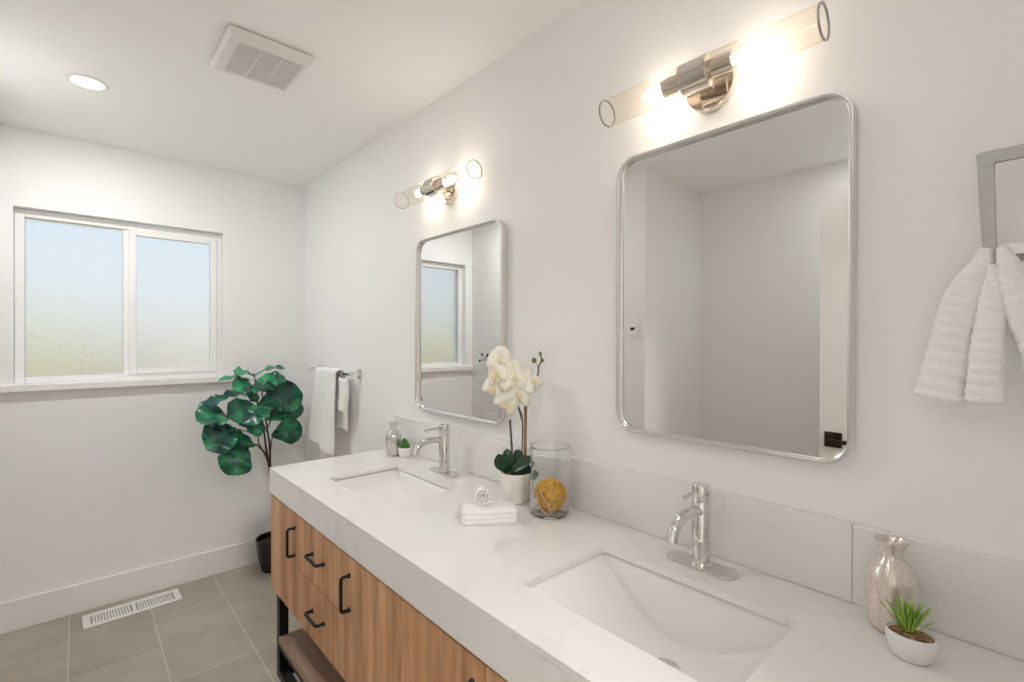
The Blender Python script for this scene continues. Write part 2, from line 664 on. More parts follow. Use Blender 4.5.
struct('baseboard_left', bx(XL, XL + 0.014, YA, L - 0.014, 0, 0.148), trim_paint, 'white baseboard along the tiled left wall', 'baseboard', bevel=0.003)
# hallway beyond the doorway
struct('floor_hall', bx(-2.3, 0.1, -2.0, -0.2, -0.06, 0.0), floor_tile, 'tiled hallway floor outside the bathroom doorway', 'floor')
struct('ceiling_hall', bx(-2.3, 0.1, -2.0, -0.2, H, H + 0.08), ceiling_paint, 'white hallway ceiling outside the bathroom doorway', 'ceiling')
b = B()
box(b, -2.3, 0.1, -2.1, -2.0, 0, H)
box(b, -2.4, -2.3, -2.0, -0.2, 0, H)
box(b, 0.1, 0.2, -2.0, -0.2, 0, H)
struct('wall_hall', b, hall_paint, 'pale hallway walls outside the bathroom doorway', 'wall')

# window
win = bpy.data.objects.new('window_1', None)
win.location = ((WX0 + WX1) / 2, L, WZ0)
col.objects.link(win)
win['kind'] = 'structure'
tag(win, 'white two-pane slider window with frosted pebbled glass above the baseboard', 'window')
YG = L + 0.050    # frame face inside the recess
b = B()
box(b, WX0 + 0.001, WX0 + 0.036, YG, YG + 0.07, WZ0, WZ1 - 0.001)
box(b, WX1 - 0.026, WX1 - 0.001, YG, YG + 0.07, WZ0, WZ1 - 0.001)
box(b, WX0 + 0.036, WX1 - 0.026, YG, YG + 0.07, WZ0, WZ0 + 0.03)
box(b, WX0 + 0.036, WX1 - 0.026, YG, YG + 0.07, WZ1 - 0.04, WZ1 - 0.001)
box(b, -0.953, -0.923, YG + 0.012, YG + 0.055, WZ0 + 0.03, WZ1 - 0.04)
obj('window_frame', b, vinyl, win, bevel=0.003)
b = B()
sx0, sx1, sz0, sz1 = -0.930, WX1 - 0.026, WZ0 + 0.03, WZ1 - 0.04
box(b, sx0, sx0 + 0.034, YG - 0.012, YG + 0.02, sz0, sz1)
box(b, sx1 - 0.034, sx1, YG - 0.012, YG + 0.02, sz0, sz1)
box(b, sx0 + 0.034, sx1 - 0.034, YG - 0.012, YG + 0.02, sz0, sz0 + 0.03)
box(b, sx0 + 0.034, sx1 - 0.034, YG - 0.012, YG + 0.02, sz1 - 0.03, sz1)
sash = obj('sash', b, vinyl, win, bevel=0.003)
sash['label'] = 'white sliding sash with its own frame'
obj('pane', bx(sx0 + 0.034, sx1 - 0.034, YG, YG + 0.006, sz0 + 0.03, sz1 - 0.03), frosted, sash)
obj('pane', bx(WX0 + 0.036, -0.953, YG + 0.03, YG + 0.036, WZ0 + 0.03, WZ1 - 0.04), frosted, win)
b = B()
lathe(b, [(0.0, 0), (0.006, 0), (0.006, 0.012), (0.0, 0.012)], (sx0 + 0.016, YG - 0.024, 1.60), 'y', 12, 1.6, 0.8)
obj('latch', b, vinyl, sash)
struct('trim_1', bx(-1.43, -0.447, L - 0.032, L + 0.155, WZ0 - 0.035, WZ0), trim_paint, 'white window stool projecting below the window', 'window sill', bevel=0.004)

# outdoors, seen blurred through the frosted panes
struct('ground_garden', bx(-14, 10, 3.6, 24, -0.3, -0.2), lawn_mat, 'dry lawn outside the frosted window', 'ground')
b = B()
rows = []
for i in range(25):
    t = i / 24
    row = []
    for k in range(13):
        a = PI * k / 12
        p = Vector((-9.0 + 8.0 * t, 7.2 - 0.7 * math.cos(a), -0.2 + 1.72 * math.sin(a) ** 0.6))
        p += Vector((0.0, 0.25, 0.12)) * noise.noise(p * 2.0)
        row.append(p)
    rows.append(row)
grid_surface(b, rows)
hedge = tag(obj('garden_hedge', b, hedge_mat), 'olive green hedge blurred behind the left window pane', 'hedge')
hedge['kind'] = 'stuff'
b = B()
for i in range(40):
    box(b, -0.9 + i * 0.14, -0.775 + i * 0.14, 7.0, 7.03, -0.2, 1.42)
for z in (0.15, 1.15):
    box(b, -0.9, 4.7, 7.03, 7.08, z, z + 0.09)
tag(obj('garden_fence', b, fence_mat), 'pale board fence blurred behind the right window pane', 'fence')

# the open door beside the camera, seen only in the large mirror
door = bpy.data.objects.new('door_1', None)
door.location = (DX0, YF + 0.03, 0)
col.objects.link(door)
door['kind'] = 'structure'
tag(door, 'open white shaker door reflected at the right of the large mirror', 'door')
dy0, dy1 = YF + 0.012, 0.690
b = B()
fx = DX0 - 0.0   # face towards the mirrors
box(b, fx - 0.036, fx - 0.010, dy0 + 0.05, dy1 - 0.05, 0.05, DH - 0.05)
box(b, fx - 0.036, fx, dy1 - 0.11, dy1, 0.012, DH - 0.008)
box(b, fx - 0.036, fx, dy0, dy0 + 0.11, 0.012, DH - 0.008)
box(b, fx - 0.036, fx, dy0 + 0.11, dy1 - 0.11, DH - 0.118, DH - 0.008)
box(b, fx - 0.036, fx, dy0 + 0.11, dy1 - 0.11, 0.012, 0.22)
obj('door_leaf', b, trim_paint, door, bevel=0.002)
b = B()
box(b, fx, fx + 0.008, 0.600, 0.668, 0.932, 1.0)
lathe(b, [(0.0, 0), (0.011, 0), (0.011, 0.045), (0.0, 0.045)], (fx + 0.006, 0.634, 0.966), 'x', 16)
box(b, fx + 0.040, fx + 0.054, 0.520, 0.645, 0.957, 0.975)
obj('door_handle', b, bronze, door, bevel=0.002)

# ------------------------------------------------------------------ vanity
FX = -0.562       # plane of the door and drawer faces
ZB, ZT = 0.415, 0.787
van = thing('vanity_cabinet', 'long walnut double vanity with black pulls on a black metal frame', 'vanity', (-0.29, 1.045, 0.0))
Y0, Y1 = -0.005, 2.083
b = B()
box(b, -0.543, -0.005, Y1 - 0.018, Y1, ZB, ZT)
box(b, -0.543, -0.005, Y0, Y0 + 0.018, ZB, ZT)
box(b, -0.543, -0.005, Y0 + 0.018, Y1 - 0.018, ZB, ZB + 0.018)
box(b, -0.020, -0.005, Y0 + 0.018, Y1 - 0.018, ZB + 0.018, ZT)
for yy in (1.764, 1.369, 0.714, 0.32):
    box(b, -0.480, -0.020, yy - 0.008, yy + 0.008, ZB + 0.018, 0.60)
obj('carcass', b, cabinet_wood, van, bevel=0.001)


def pull(p0, p1, parent):
    """Black D-shaped bar pull between two foot points on the door face."""
    a, c = Vector(p0), Vector(p1)
    out = Vector((-0.026, 0, 0))
    d = (c - a).normalized()
    bm = B()
    path = [a, a + out * 0.80, a + out * 0.95 + d * 0.003, a + out + d * 0.009, c + out - d * 0.009, c + out * 0.95 - d * 0.003, c + out * 0.80, c]
    tube(bm, path, 0.0050, 10)
    for p in (a, c):
        lathe(bm, [(0.0, 0.0), (0.0075, 0.0), (0.0068, -0.004), (0.0055, -0.007), (0.0, -0.007)], p, 'x', 14)
    return obj('handle', bm, black_metal, parent)


G = 0.0020
for ya, yb, hy in ((1.764, Y1, 1.797), (1.040, 1.369, 1.329), (0.714, 1.040, 0.752), (Y0, 0.320, 0.284)):
    dr = obj('door', bx(FX, FX + 0.018, ya + G, yb - G, ZB, ZT), cabinet_wood, van, bevel=0.001)
    pull((FX, hy, 0.735), (FX, hy, 0.637), dr)
for ya, yb in ((1.369, 1.764), (0.320, 0.714)):
    ym = (ya + yb) / 2 + 0.004
    for za, zb, hz in ((0.601 + G, ZT, 0.701), (ZB, 0.601 - G, 0.512)):
        dr = obj('drawer', bx(FX, FX + 0.018, ya + G, yb - G, za, zb), cabinet_wood, van, bevel=0.001)
        pull((FX, ym - 0.049, hz), (FX, ym + 0.049, hz), dr)
# black steel base
LX0, LX1, LZ = -0.552, -0.06, 0.075
for (xa, ya) in ((LX0, 2.006), (LX1 - 0.034, 2.006), (LX0, 0.04), (LX1 - 0.034, 0.04)):
    b = bx(xa, xa + 0.034, ya, ya + 0.034, LZ + 0.034, ZB)
    lg = obj('leg', b, black_metal, van, bevel=0.0015)
    xin = xa + (0.10 if xa < -0.3 else -0.02)
    b = B()
    lathe(b, [(0.0, 0.0), (0.020, 0.0), (0.020, 0.008), (0.008, 0.012), (0.008, LZ), (0.0, LZ)], (xin + 0.017, min(max(ya + 0.017, 0.2), 1.85), 0.0), 'z', 16)
    obj('levelling_foot', b, black_metal, lg)
b = B()
box(b, LX0, LX0 + 0.034, 0.04, 2.04, LZ, LZ + 0.034)
box(b, LX1 - 0.034, LX1, 0.04, 2.04, LZ, LZ + 0.034)
for ya in (0.04, 1.02, 2.006):
    box(b, LX0 + 0.034, LX1 - 0.034, ya, ya + 0.034, LZ, LZ + 0.034)
obj('bottom_frame', b, black_metal, van, bevel=0.0015)
b = B()
box(b, LX0 + 0.002, LX0 + 0.024, 0.074, 2.006, 0.190, 0.219)
box(b, LX1 - 0.024, LX1 - 0.002, 0.074, 2.006, 0.190, 0.219)
obj('shelf_rail', b, black_metal, van, bevel=0.0015)
sh = obj('shelf', bx(LX0 - 0.004, LX1 + 0.004, 0.078, 2.004, 0.219, 0.247), shelf_wood, van, bevel=0.002)
sh['label'] = 'darker walnut open shelf'

# worktop
ZC = 0.895
CX, CY0, CY1 = -0.566, -0.012, 2.089
SX0, SX1 = -0.445, -0.161
SINKS = ((0.299, 0.737), (1.368, 1.792))
b = B()


def loop_edges(bm, pts):
    vs = [bm.verts.new((x, y, ZC)) for x, y in pts]
    return [bm.edges.new((vs[i], vs[(i + 1) % len(vs)])) for i in range(len(vs))]


ed = loop_edges(b, [(CX, CY0), (-0.001, CY0), (-0.001, CY1), (CX, CY1)])
for ya, yb in SINKS:
    ed += loop_edges(b, rrect(SX0, SX1, ya, yb, 0.014, 6))
bmesh.ops.triangle_fill(b, use_beauty=True, use_dissolve=False, edges=ed)
ex = bmesh.ops.extrude_face_region(b, geom=b.faces[:])
bmesh.ops.translate(b, verts=[v for v in ex['geom'] if isinstance(v, bmesh.types.BMVert)], vec=(0, 0, -0.015))
box(b, CX, CX + 0.020, CY0, CY1, 0.7955, ZC - 0.0145)
box(b, CX + 0.020, -0.001, CY1 - 0.020, CY1, 0.7955, ZC - 0.0145)
worktop = obj('countertop', b, quartz, None)
tag(worktop, 'white quartz worktop with two sink cut-outs and a deep front edge', 'countertop')

for ya, yb, lab in ((0.25, 2.083, 'long white quartz backsplash strip behind the far faucet and the vase'),
                    (-0.05, 0.2494, 'short white quartz backsplash strip behind the speckled bottle and grass pot')):
    o = obj('backsplash', bx(-0.013, -0.0005, ya, yb, ZC + 0.0005, 1.050), quartz, bevel=0.0015)
    tag(o, lab, 'backsplash')


def make_sink(ya, yb, label):
    t = thing('undermount_sink', label, 'sink', ((SX0 + SX1) / 2, (ya + yb) / 2, 0.74))
    a0, a1, c0, c1 = SX0 - 0.006, SX1 + 0.006, ya - 0.006, yb + 0.006
    ny = 44
    zr = ZC - 0.0152
    rows = []
    for i in range(ny + 1):
        u = 0.5 - 0.5 * math.cos(PI * i / ny)
        ty = abs(2 * u - 1)
        d = 0.004 + 0.124 * (1 - ty ** 2.1)
        lean = 0.016 * d / 0.128
        rf = min(0.012, d * 0.8)
        half = []                      # from the rim down the wall, round the fillet, out to the middle
        for g in (0.0, 0.34, 0.67, 1.0):
            half.append((lean * g, -(d - rf) * g))
        for k in range(1, 6):
            a = PI / 2 * k / 5
            half.append((lean + rf * (1 - math.cos(a)), -(d - rf) - rf * math.sin(a)))
        w2 = (a1 - a0) / 2
        x9, z9 = half[-1]
        for g in (0.25, 0.5, 0.75, 1.0):
            half.append((x9 + (w2 - x9) * g, z9 - 0.003 * g * d / 0.128))
        y = c0 + (c1 - c0) * u
        row = [Vector((a0 + p, y, zr + q)) for p, q in half] + [Vector((a1 - p, y, zr + q)) for p, q in half[-2::-1]]
        rows.append(row)
    bm = grid_surface(B(), rows)
    o = obj('basin', bm, porcelain, t, angle=60)
    solid(o, 0.008, -1.0)
    xc, yc = -0.262, (ya + yb) / 2 - 0.012
    bm = B()
    zd = zr - 0.131
    lathe(bm, [(0.0, 0.004), (0.016, 0.004), (0.0165, 0.0)], (xc, yc, zd + 0.004), 'z', 24)
    lathe(bm, [(0.019, 0.001), (0.022, 0.0035), (0.028, 0.003), (0.030, 0.0)], (xc, yc, zd + 0.001), 'z', 28)
    obj('drain', bm, chrome, t)
    return t


make_sink(*SINKS[0], 'rectangular white undermount sink under the near faucet')
make_sink(*SINKS[1], 'rectangular white undermount sink under the far faucet')


def make_faucet(yc, label):
    xc = -0.082
    t = thing('faucet', label, 'faucet', (xc, yc, ZC), 'chrome faucets on the worktop')
    bm = B()
    n = 14
    out = []
    for s, c in ((1, yc + 0.054), (-1, yc - 0.054)):
        for k in range(n + 1):
            a = PI * k / n
            out.append((xc + 0.0285 * math.cos(a), c + s * 0.0285 * math.sin(a)) if s > 0 else (xc - 0.0285 * math.cos(a), c - 0.0285 * math.sin(a)))
    prism(bm, out, lambda p, q: (p, q, ZC + 0.0002), lambda p, q: (p, q, ZC + 0.006))
    obj('base_plate', bm, chrome, t, bevel=0.002)
    bm = B()
    lathe(bm, [(0.0, 0.006), (0.0235, 0.006), (0.0235, 0.010), (0.0205, 0.012), (0.0205, 0.1485), (0.0195, 0.150), (0.0, 0.150)], (xc, yc, ZC), 'z', 40)
    obj('body', bm, chrome, t)
    bm = B()
    lathe(bm, [(0.0, 0.1505), (0.0195, 0.1505), (0.0205, 0.152), (0.0205, 0.184), (0.019, 0.1865), (0.0, 0.1865)], (xc, yc, ZC), 'z', 40)
    cap = obj('cap', bm, chrome, t)
    bm = B()
    tube(bm, [(xc - 0.016, yc, ZC + 0.177), (xc - 0.050, yc, ZC + 0.175), (xc - 0.090, yc, ZC + 0.172)], [0.0042, 0.0042, 0.0040], 12)
    obj('lever', bm, chrome, cap)
    bm = B()
    path = smooth_path([(xc - 0.015, yc, ZC + 0.128), (xc - 0.055, yc, ZC + 0.135), (xc - 0.092, yc, ZC + 0.131), (xc - 0.118, yc, ZC + 0.116), (xc - 0.132, yc, ZC + 0.090)], 7)
    tube(bm, path, 0.0118, 20)
    obj('spout', bm, chrome, t)
    return t


make_faucet(0.523, 'chrome single-lever faucet beside the near sink, between vase and speckled bottle')
make_faucet(1.560, 'chrome single-lever faucet beside the far sink, next to the small silver bottle')


# ------------------------------------------------------------------ mirrors
def make_mirror(y0, y1, z0, z1, label):
    t = thing('wall_mirror', label, 'mirror', (0, (y0 + y1) / 2, z0), 'rounded metal-framed mirrors')
    rad = 0.055
    prof = [(0.0, -0.0005), (0.0, -0.027), (0.0015, -0.029), (0.0065, -0.029), (0.008, -0.0275), (0.008, -0.018), (0.0105, -0.0165), (0.0105, -0.0005)]
    rings = []
    bm = B()
    for o, x in prof:
        rings.append([bm.verts.new((x, p, q)) for p, q in rrect(y0 + o, y1 - o, z0 + o, z1 - o, rad - o, 10)])
    m = len(rings)
    n = len(rings[0])
    for i in range(m):
        a, c = rings[i], rings[(i + 1) % m]
        for k in range(n):
            k2 = (k + 1) % n
            bm.faces.new((a[k], a[k2], c[k2], c[k]))
    obj('frame', bm, nickel, t, angle=50)
    bm = B()
    o = 0.0095
    prism(bm, rrect(y0 + o, y1 - o, z0 + o, z1 - o, rad - o, 10), lambda p, q: (-0.006, p, q), lambda p, q: (-0.0155, p, q))
    obj('mirror_glass', bm, mirror_silver, t, angle=20)


make_mirror(0.248, 0.798, 1.161, 1.908, 'large rounded nickel-framed mirror above the near sink reflecting the alcove')
make_mirror(1.285, 1.870, 1.104, 1.848, 'rounded nickel-framed mirror above the far sink reflecting the window')


# ------------------------------------------------------------------ wall sconces
def make_sconce(yc, zc, half, label):
    t = thing('wall_sconce', label, 'wall lamp', (0, yc, zc), 'double fluted-glass sconces')
    xc = -0.078
    bm = B()
    lathe(bm, [(0.0, -0.0005), (0.060, -0.0005), (0.060, -0.017), (0.058, -0.020), (0.0, -0.020)], (0, yc, zc), 'x', 48)
    obj('backplate', bm, polished_nickel, t)
    bm = B()
    lathe(bm, [(0.0, -0.018), (0.011, -0.018), (0.011, xc + 0.02), (0.0, xc + 0.02)], (0, yc, zc), 'x', 20)
    obj('arm', bm, polished_nickel, t)
    bm = B()
    lathe(bm, [(0.0, -0.034), (0.0345, -0.034), (0.0365, -0.032), (0.0365, 0.032), (0.0345, 0.034), (0.0, 0.034)], (xc, yc, zc), 'y', 48)
    obj('collar', bm, polished_nickel, t)
    for s in (-1, 1):
        bm = B()
        lathe(bm, [(0.0, s * 0.033), (0.022, s * 0.033), (0.022, s * 0.082), (0.019, s * 0.085), (0.0, s * 0.085)], (xc, yc, zc), 'y', 32)
        obj('socket', bm, polished_nickel, t)
        bm = B()
        a = 0.086
        lathe(bm, [(0.0, s * a), (0.009, s * a), (0.013, s * (a + 0.012)), (0.0155, s * (a + 0.026)), (0.013, s * (a + 0.042)), (0.006, s * (a + 0.054)), (0.0, s * (a + 0.057))], (xc, yc, zc), 'y', 24)
        obj('bulb', bm, bulb_glow, t)
        bm = B()
        lathe(bm, [(0.0335, s * 0.034), (0.0335, s * 0.09), (0.0335, s * 0.17), (0.0335, s * half)], (xc, yc, zc), 'y', 96, rib=(0.045, 20))
        sh = obj('glass_shade', bm, shade_glass, t)
        bm = B()
        lathe(bm, [(0.0325, s * (half - 0.002)), (0.0350, s * (half - 0.002)), (0.0352, s * (half + 0.002)), (0.0325, s * (half + 0.002))], (xc, yc, zc), 'y', 48, closed=True)
        obj('end_ring', bm, satin_nickel, sh)


make_sconce(0.540, 2.022, 0.254, 'lit nickel double sconce with fluted glass tubes above the large near mirror')
make_sconce(1.640, 2.024, 0.262, 'lit nickel double sconce with fluted glass tubes above the far mirror')


# ------------------------------------------------------------------ ceiling fixtures
def make_downlight(x, y, label, watts):
    t = thing('recessed_downlight', label, 'ceiling light', (x, y, H), 'recessed downlights in the ceiling')
    bm = B()
    lathe(bm, [(0.052, -0.0003), (0.068, -0.0003), (0.068, -0.003), (0.064, -0.005), (0.054, -0.006), (0.050, -0.003)], (x, y, H), 'z', 48, closed=True)
    obj('trim_ring', bm, trim_paint, t)
    bm = B()
    lathe(bm, [(0.0, -0.003), (0.051, -0.003), (0.051, -0.0005), (0.0, -0.0005)], (x, y, H), 'z', 48)
    obj('lens', bm, lamp_glow, t)
    # the lamp behind the lens throws a downward beam
    o = area_lamp('downlight_beam', (0, 0, -0.008), 0.10, watts, (1.0, 0.992, 0.982))
    o.data.shape = 'DISK'
    o.data.spread = R(180)
    o.parent = t


make_downlight(-1.108, 2.576, 'lit round recessed downlight in the ceiling left of the square fan grille', DOWNLIGHT_WATTS)
make_downlight(-1.10, 0.58, 'unseen round downlight added as fill over the floor in front of the open door', NEAR_FILL_WATTS)  # added out of view to brighten the door face and near end
make_downlight(-1.86, 0.50, 'added round fill downlight, out of view in the alcove ceiling behind the open door', ALCOVE_FILL_WATTS)  # extra unseen lamp, put in to lift the alcove in the mirror

fan = thing('exhaust_fan', 'square white exhaust fan cover with grey slatted grille on the ceiling', 'exhaust fan', (-0.638, 1.925, H))
fx0, fx1, fy0, fy1 = -0.774, -0.502, 1.778, 2.080
gx0, gx1, gy0, gy1 = -0.731, -0.522, 1.826, 2.052
b = B()
# a shallow cover: bevelled rim sloping to a flat face with an opening
outs = [(fx0, fx1, fy0, fy1, H - 0.005), (fx0, fx1, fy0, fy1, H - 0.012), (fx0 + 0.012, fx1 - 0.008, fy0 + 0.012, fy1 - 0.008, H - 0.024),
        (gx0, gx1, gy0, gy1, H - 0.026), (gx0, gx1, gy0, gy1, H - 0.010)]
rings = [[b.verts.new(p) for p in ((x0, y0, z), (x1, y0, z), (x1, y1, z), (x0, y1, z))] for x0, x1, y0, y1, z in outs]
for i in range(len(rings)):
    a, c = rings[i], rings[(i + 1) % len(rings)]
    for k in range(4):
        b.faces.new((a[k], a[(k + 1) % 4], c[(k + 1) % 4], c[k]))
obj('cover', b, fan_plastic, fan, bevel=0.002)
b = bx(fx0 + 0.01, fx1 - 0.01, fy0 + 0.01, fy1 - 0.01, H - 0.005, H - 0.0005)
obj('housing', b, grille_plastic, fan)
b = B()
ns = 26
for i in range(ns):
    y = gy0 + (i + 0.5) * (gy1 - gy0) / ns
    box(b, gx0, gx1, y - 0.0034, y + 0.0034, H - 0.0245, H - 0.018)
obj('grille', b, grille_plastic, fan)
b = B()
for k in (1, 2):
    x = gx0 + (gx1 - gx0) * k / 3
    box(b, x - 0.002, x + 0.002, gy0, gy1, H - 0.027, H - 0.016)
for x in (gx0, gx1 - 0.012):
    box(b, x, x + 0.012, (gy0 + gy1) / 2 - 0.004, (gy0 + gy1) / 2 + 0.004, H - 0.027, H - 0.016)
obj('grille_rib', b, fan_plastic, fan)

# ------------------------------------------------------------------ floor register
reg = thing('floor_register', 'white louvered floor vent set in the tiles below the window', 'floor vent', (-0.92, 3.193, 0.0))
reg_parts = []
rx0, rx1, ry0, ry1 = -0.201, 0.201, -0.076, 0.076
ox0, ox1, oy0, oy1 = -0.172, 0.172, -0.046, 0.046
b = B()
for a in ((rx0, ox0, ry0, ry1), (ox1, rx1, ry0, ry1), (ox0, ox1, ry0, oy0), (ox0, ox1, oy1, ry1), (-0.008, 0.008, oy0, oy1)):
    box(b, -0.92 + a[0], -0.92 + a[1], 3.193 + a[2], 3.193 + a[3], 0.0005, 0.006)
n = 13
for s in (0.008, -0.172):
    for i in range(n):
        x = s + (i + 1) * 0.164 / (n + 1)
        box(b, -0.92 + x - 0.0034, -0.92 + x + 0.0034, 3.193 + oy0, 3.193 + oy1, 0.002, 0.006)
obj('faceplate', b, register_paint, reg, bevel=0.0008, seg=1)
b = bx(-0.92 + ox0, -0.92 + ox1, 3.193 + oy0, 3.193 + oy1, 0.0004, 0.0016)
obj('damper', b, register_blade, reg)
reg.rotation_euler.z = R(1.6)

# ------------------------------------------------------------------ towel bar and bath towel
TX, TZ = -0.065, 1.226
tb = thing('towel_bar', 'chrome towel bar on the wall in the far corner above the fig tree', 'towel bar', (0, 2.78, TZ))
b = bx(TX - 0.007, TX + 0.007, 2.47, 3.085, TZ - 0.007, TZ + 0.007)
obj('bar', b, chrome, tb, bevel=0.0015)
for y in (2.490, 3.060):
    b = B()
    prism(b, rrect(y - 0.026, y + 0.026, TZ - 0.026, TZ + 0.026, 0.006, 4), lambda p, q: (-0.0005, p, q), lambda p, q: (-0.009, p, q))
    box(b, TX + 0.006, -0.008, y - 0.011, y + 0.011, TZ - 0.011, TZ + 0.011)
    obj('mount', b, chrome, tb, bevel=0.0015)


def bath_towel():
    bm = B()
    # a doubled towel hung over the bar: front fall, over the bar, rear fall
    prof = []
    nz = 22
    zf, zb = 0.772, 0.905
    for i in range(nz + 1):
        prof.append((TX - 0.020 - 0.012 * (1 - i / nz), zf + (TZ - zf) * i / nz, 0.0))
    for k in range(1, 8):
        a = PI * k / 8
        prof.append((TX - 0.020 * math.cos(a), TZ + 0.019 * math.sin(a), k / 8))
    for i in range(nz + 1):
        prof.append((TX + 0.020 + 0.008 * i / nz, TZ - (TZ - zb) * i / nz, 1.0))
    ny = 30
    rows = []
    for x, z, s in prof:
        row = []
        for k in range(ny + 1):
            t = k / ny
            drop = (TZ - z) / (TZ - zf)
            ya = 2.605 * (1 - s) + 2.570 * s
            yb = (2.905 + 0.065 * max(drop, 0)) * (1 - s) + 2.90 * s
            y = ya + (yb - ya) * t
            wave = 0.007 * math.sin(t * 9 + 1.2) * (0.25 + max(drop, 0)) + 0.004 * math.sin(t * 23 + z * 7)
            zz = z
            if s == 0.0:   # the fold nearest the camera hangs lower than the outer half
                f = (zf + (TZ - zf) - z) / (TZ - zf)
                zz = z + f * (0.035 if t > 0.48 else 0.0) * min(1, max(0, (t - 0.44) / 0.06) if t < 0.50 else 1)
                wave -= 0.010 * math.exp(-((t - 0.14) / 0.16) ** 2) * f
            row.append(Vector((x - abs(wave) * (1 if s < 0.5 else -0.3), y, zz)))
        rows.append(row)
    grid_surface(bm, rows)
    # loose fold tucked behind the bar towards the camera
    rows = []
    for i in range(15):
        z = TZ - 0.016 - i / 14 * 0.18
        row = []
        for k in range(13):
            a = PI * k / 12
            row.append(Vector((TX + 0.005 + 0.016 * math.cos(a * 1.0) - 0.008, 2.572 - 0.062 * math.sin(a) - 0.010 * math.sin(i * 0.3), z - 0.012 * math.sin(a))))
        rows.append(row)
    grid_surface(bm, rows)
    o = obj('bath_towel', bm, terry, angle=80)
    solid(o, 0.011, 0.0)
    subsurf(o, 1)
    return o


tag(bath_towel(), 'white bath towel hanging folded over the far corner towel bar', 'towel')

# ------------------------------------------------------------------ towel ring and hand towel by the camera
tr = thing('towel_ring', 'open rectangular brushed metal towel holder on the right wall', 'towel ring', (0, -0.03, 1.70))
b = B()
rx = -0.062
outl = [(0.0745, 1.708), (0.070, 1.712), (-0.121, 1.712), (-0.125, 1.708), (-0.1165, 1.537), (-0.112, 1.533), (0.0615, 1.533), (0.066, 1.537)]
inn = [(0.0535, 1.690), (0.0515, 1.692), (-0.1025, 1.692), (-0.1045, 1.690), (-0.1005, 1.548), (-0.0985, 1.546), (0.048, 1.546), (0.050, 1.548)]
f = []
for pts, x in ((outl, rx + 0.004), (outl, rx - 0.004), (inn, rx - 0.004), (inn, rx + 0.004)):
    f.append([b.verts.new((x, p, q)) for p, q in pts])
for i in range(4):
    a, c = f[i], f[(i + 1) % 4]
    for k in range(len(a)):
        k2 = (k + 1) % len(a)
        b.faces.new((a[k], a[k2], c[k2], c[k]))
obj('ring', b, satin_nickel, tr, bevel=0.0012)
b = B()
prism(b, rrect(-0.052, 0.002, 1.675, 1.729, 0.006, 4), lambda p, q: (-0.0005, p, q), lambda p, q: (-0.010, p, q))
box(b, rx - 0.004, -0.009, -0.037, -0.013, 1.692, 1.712)
obj('mount', b, satin_nickel, tr, bevel=0.0015)


def lobe(bm, path, half, depth, ridges):
    """One hanging pleat of a waffle towel: an oval tube with cross ridges."""
    P = smooth_path(path, 30)
    n = len(P)
    HW = [half[min(int(i / (n - 1) * (len(half) - 1)), len(half) - 2)] + (half[min(int(i / (n - 1) * (len(half) - 1)) + 1, len(half) - 1)] - half[min(int(i / (n - 1) * (len(half) - 1)), len(half) - 2)]) *
          ((i / (n - 1) * (len(half) - 1)) % 1.0 if i < n - 1 else 1.0) for i in range(n)]
    rings = []
    m = 28
    for i, p in enumerate(P):
        d = (P[min(i + 1, n - 1)] - P[max(i - 1, 0)]).normalized()
        u = Vector((0, d.z, -d.y)).normalized()
        v = Vector((1, 0, 0))
        rg = 1.0 + 0.15 * (abs(math.sin(PI * ridges * i / (n - 1))) - 0.6)
        ring = []
        for k in range(m):
            a = 2 * PI * k / m
            w = HW[i] * (1 + 0.55 * (rg - 1)) + 0.0012 * math.sin(5 * a)
            dd = depth * (0.45 + 0.55 * i / (n - 1)) * rg
            q = p + u * (w * math.cos(a)) + v * (dd * math.sin(a))
            q += Vector((0.0015, 0.0015, 0)) * noise.noise(q * 60)
            ring.append(bm.verts.new(q))
        rings.append(ring)
    for a, c in zip(rings, rings[1:]):
        for k in range(m):
            k2 = (k + 1) % m
            bm.faces.new((a[k], a[k2], c[k2], c[k]))
    bm.faces.new(rings[0][::-1])
    bm.faces.new(rings[-1])


b = B()
lobe(b, [(-0.079, 0.061, 1.556), (-0.079, 0.068, 1.530), (-0.074, 0.088, 1.480), (-0.066, 0.103, 1.405), (-0.060, 0.119, 1.312)], [0.006, 0.014, 0.025, 0.028, 0.034], 0.020, 18)
lobe(b, [(-0.084, 0.054, 1.528), (-0.086, 0.053, 1.500), (-0.086, 0.056, 1.440), (-0.084, 0.060, 1.375), (-0.082, 0.061, 1.314)], [0.005, 0.011, 0.018, 0.021, 0.024], 0.019, 16)
lobe(b, [(-0.081, 0.044, 1.556), (-0.087, 0.036, 1.520), (-0.090, 0.024, 1.465), (-0.088, 0.004, 1.405), (-0.084, -0.008, 1.360)], [0.006, 0.014, 0.019, 0.022, 0.027], 0.019, 14)
lobe(b, [(-0.080, 0.008, 1.553), (-0.080, -0.012, 1.500), (-0.080, -0.030, 1.430), (-0.080, -0.045, 1.335)], [0.012, 0.020, 0.026, 0.032], 0.017, 14)
lobe(b, [(-0.043, 0.004, 1.553), (-0.040, -0.035, 1.490), (-0.038, -0.070, 1.420), (-0.036, -0.085, 1.330)], [0.012, 0.018, 0.024, 0.030], 0.015, 14)
rows = []
for i in range(9):
    y = 0.046 - 0.092 * i / 8
    rows.append([Vector((-0.062 + 0.0195 * math.cos(PI * k / 10), y, 1.5425 + 0.0195 * math.sin(PI * k / 10))) for k in range(11)])
grid_surface(b, rows)
tag(obj('hand_towel', b, terry, angle=80), 'white ribbed hand towel bunched through the towel ring on the right', 'towel')


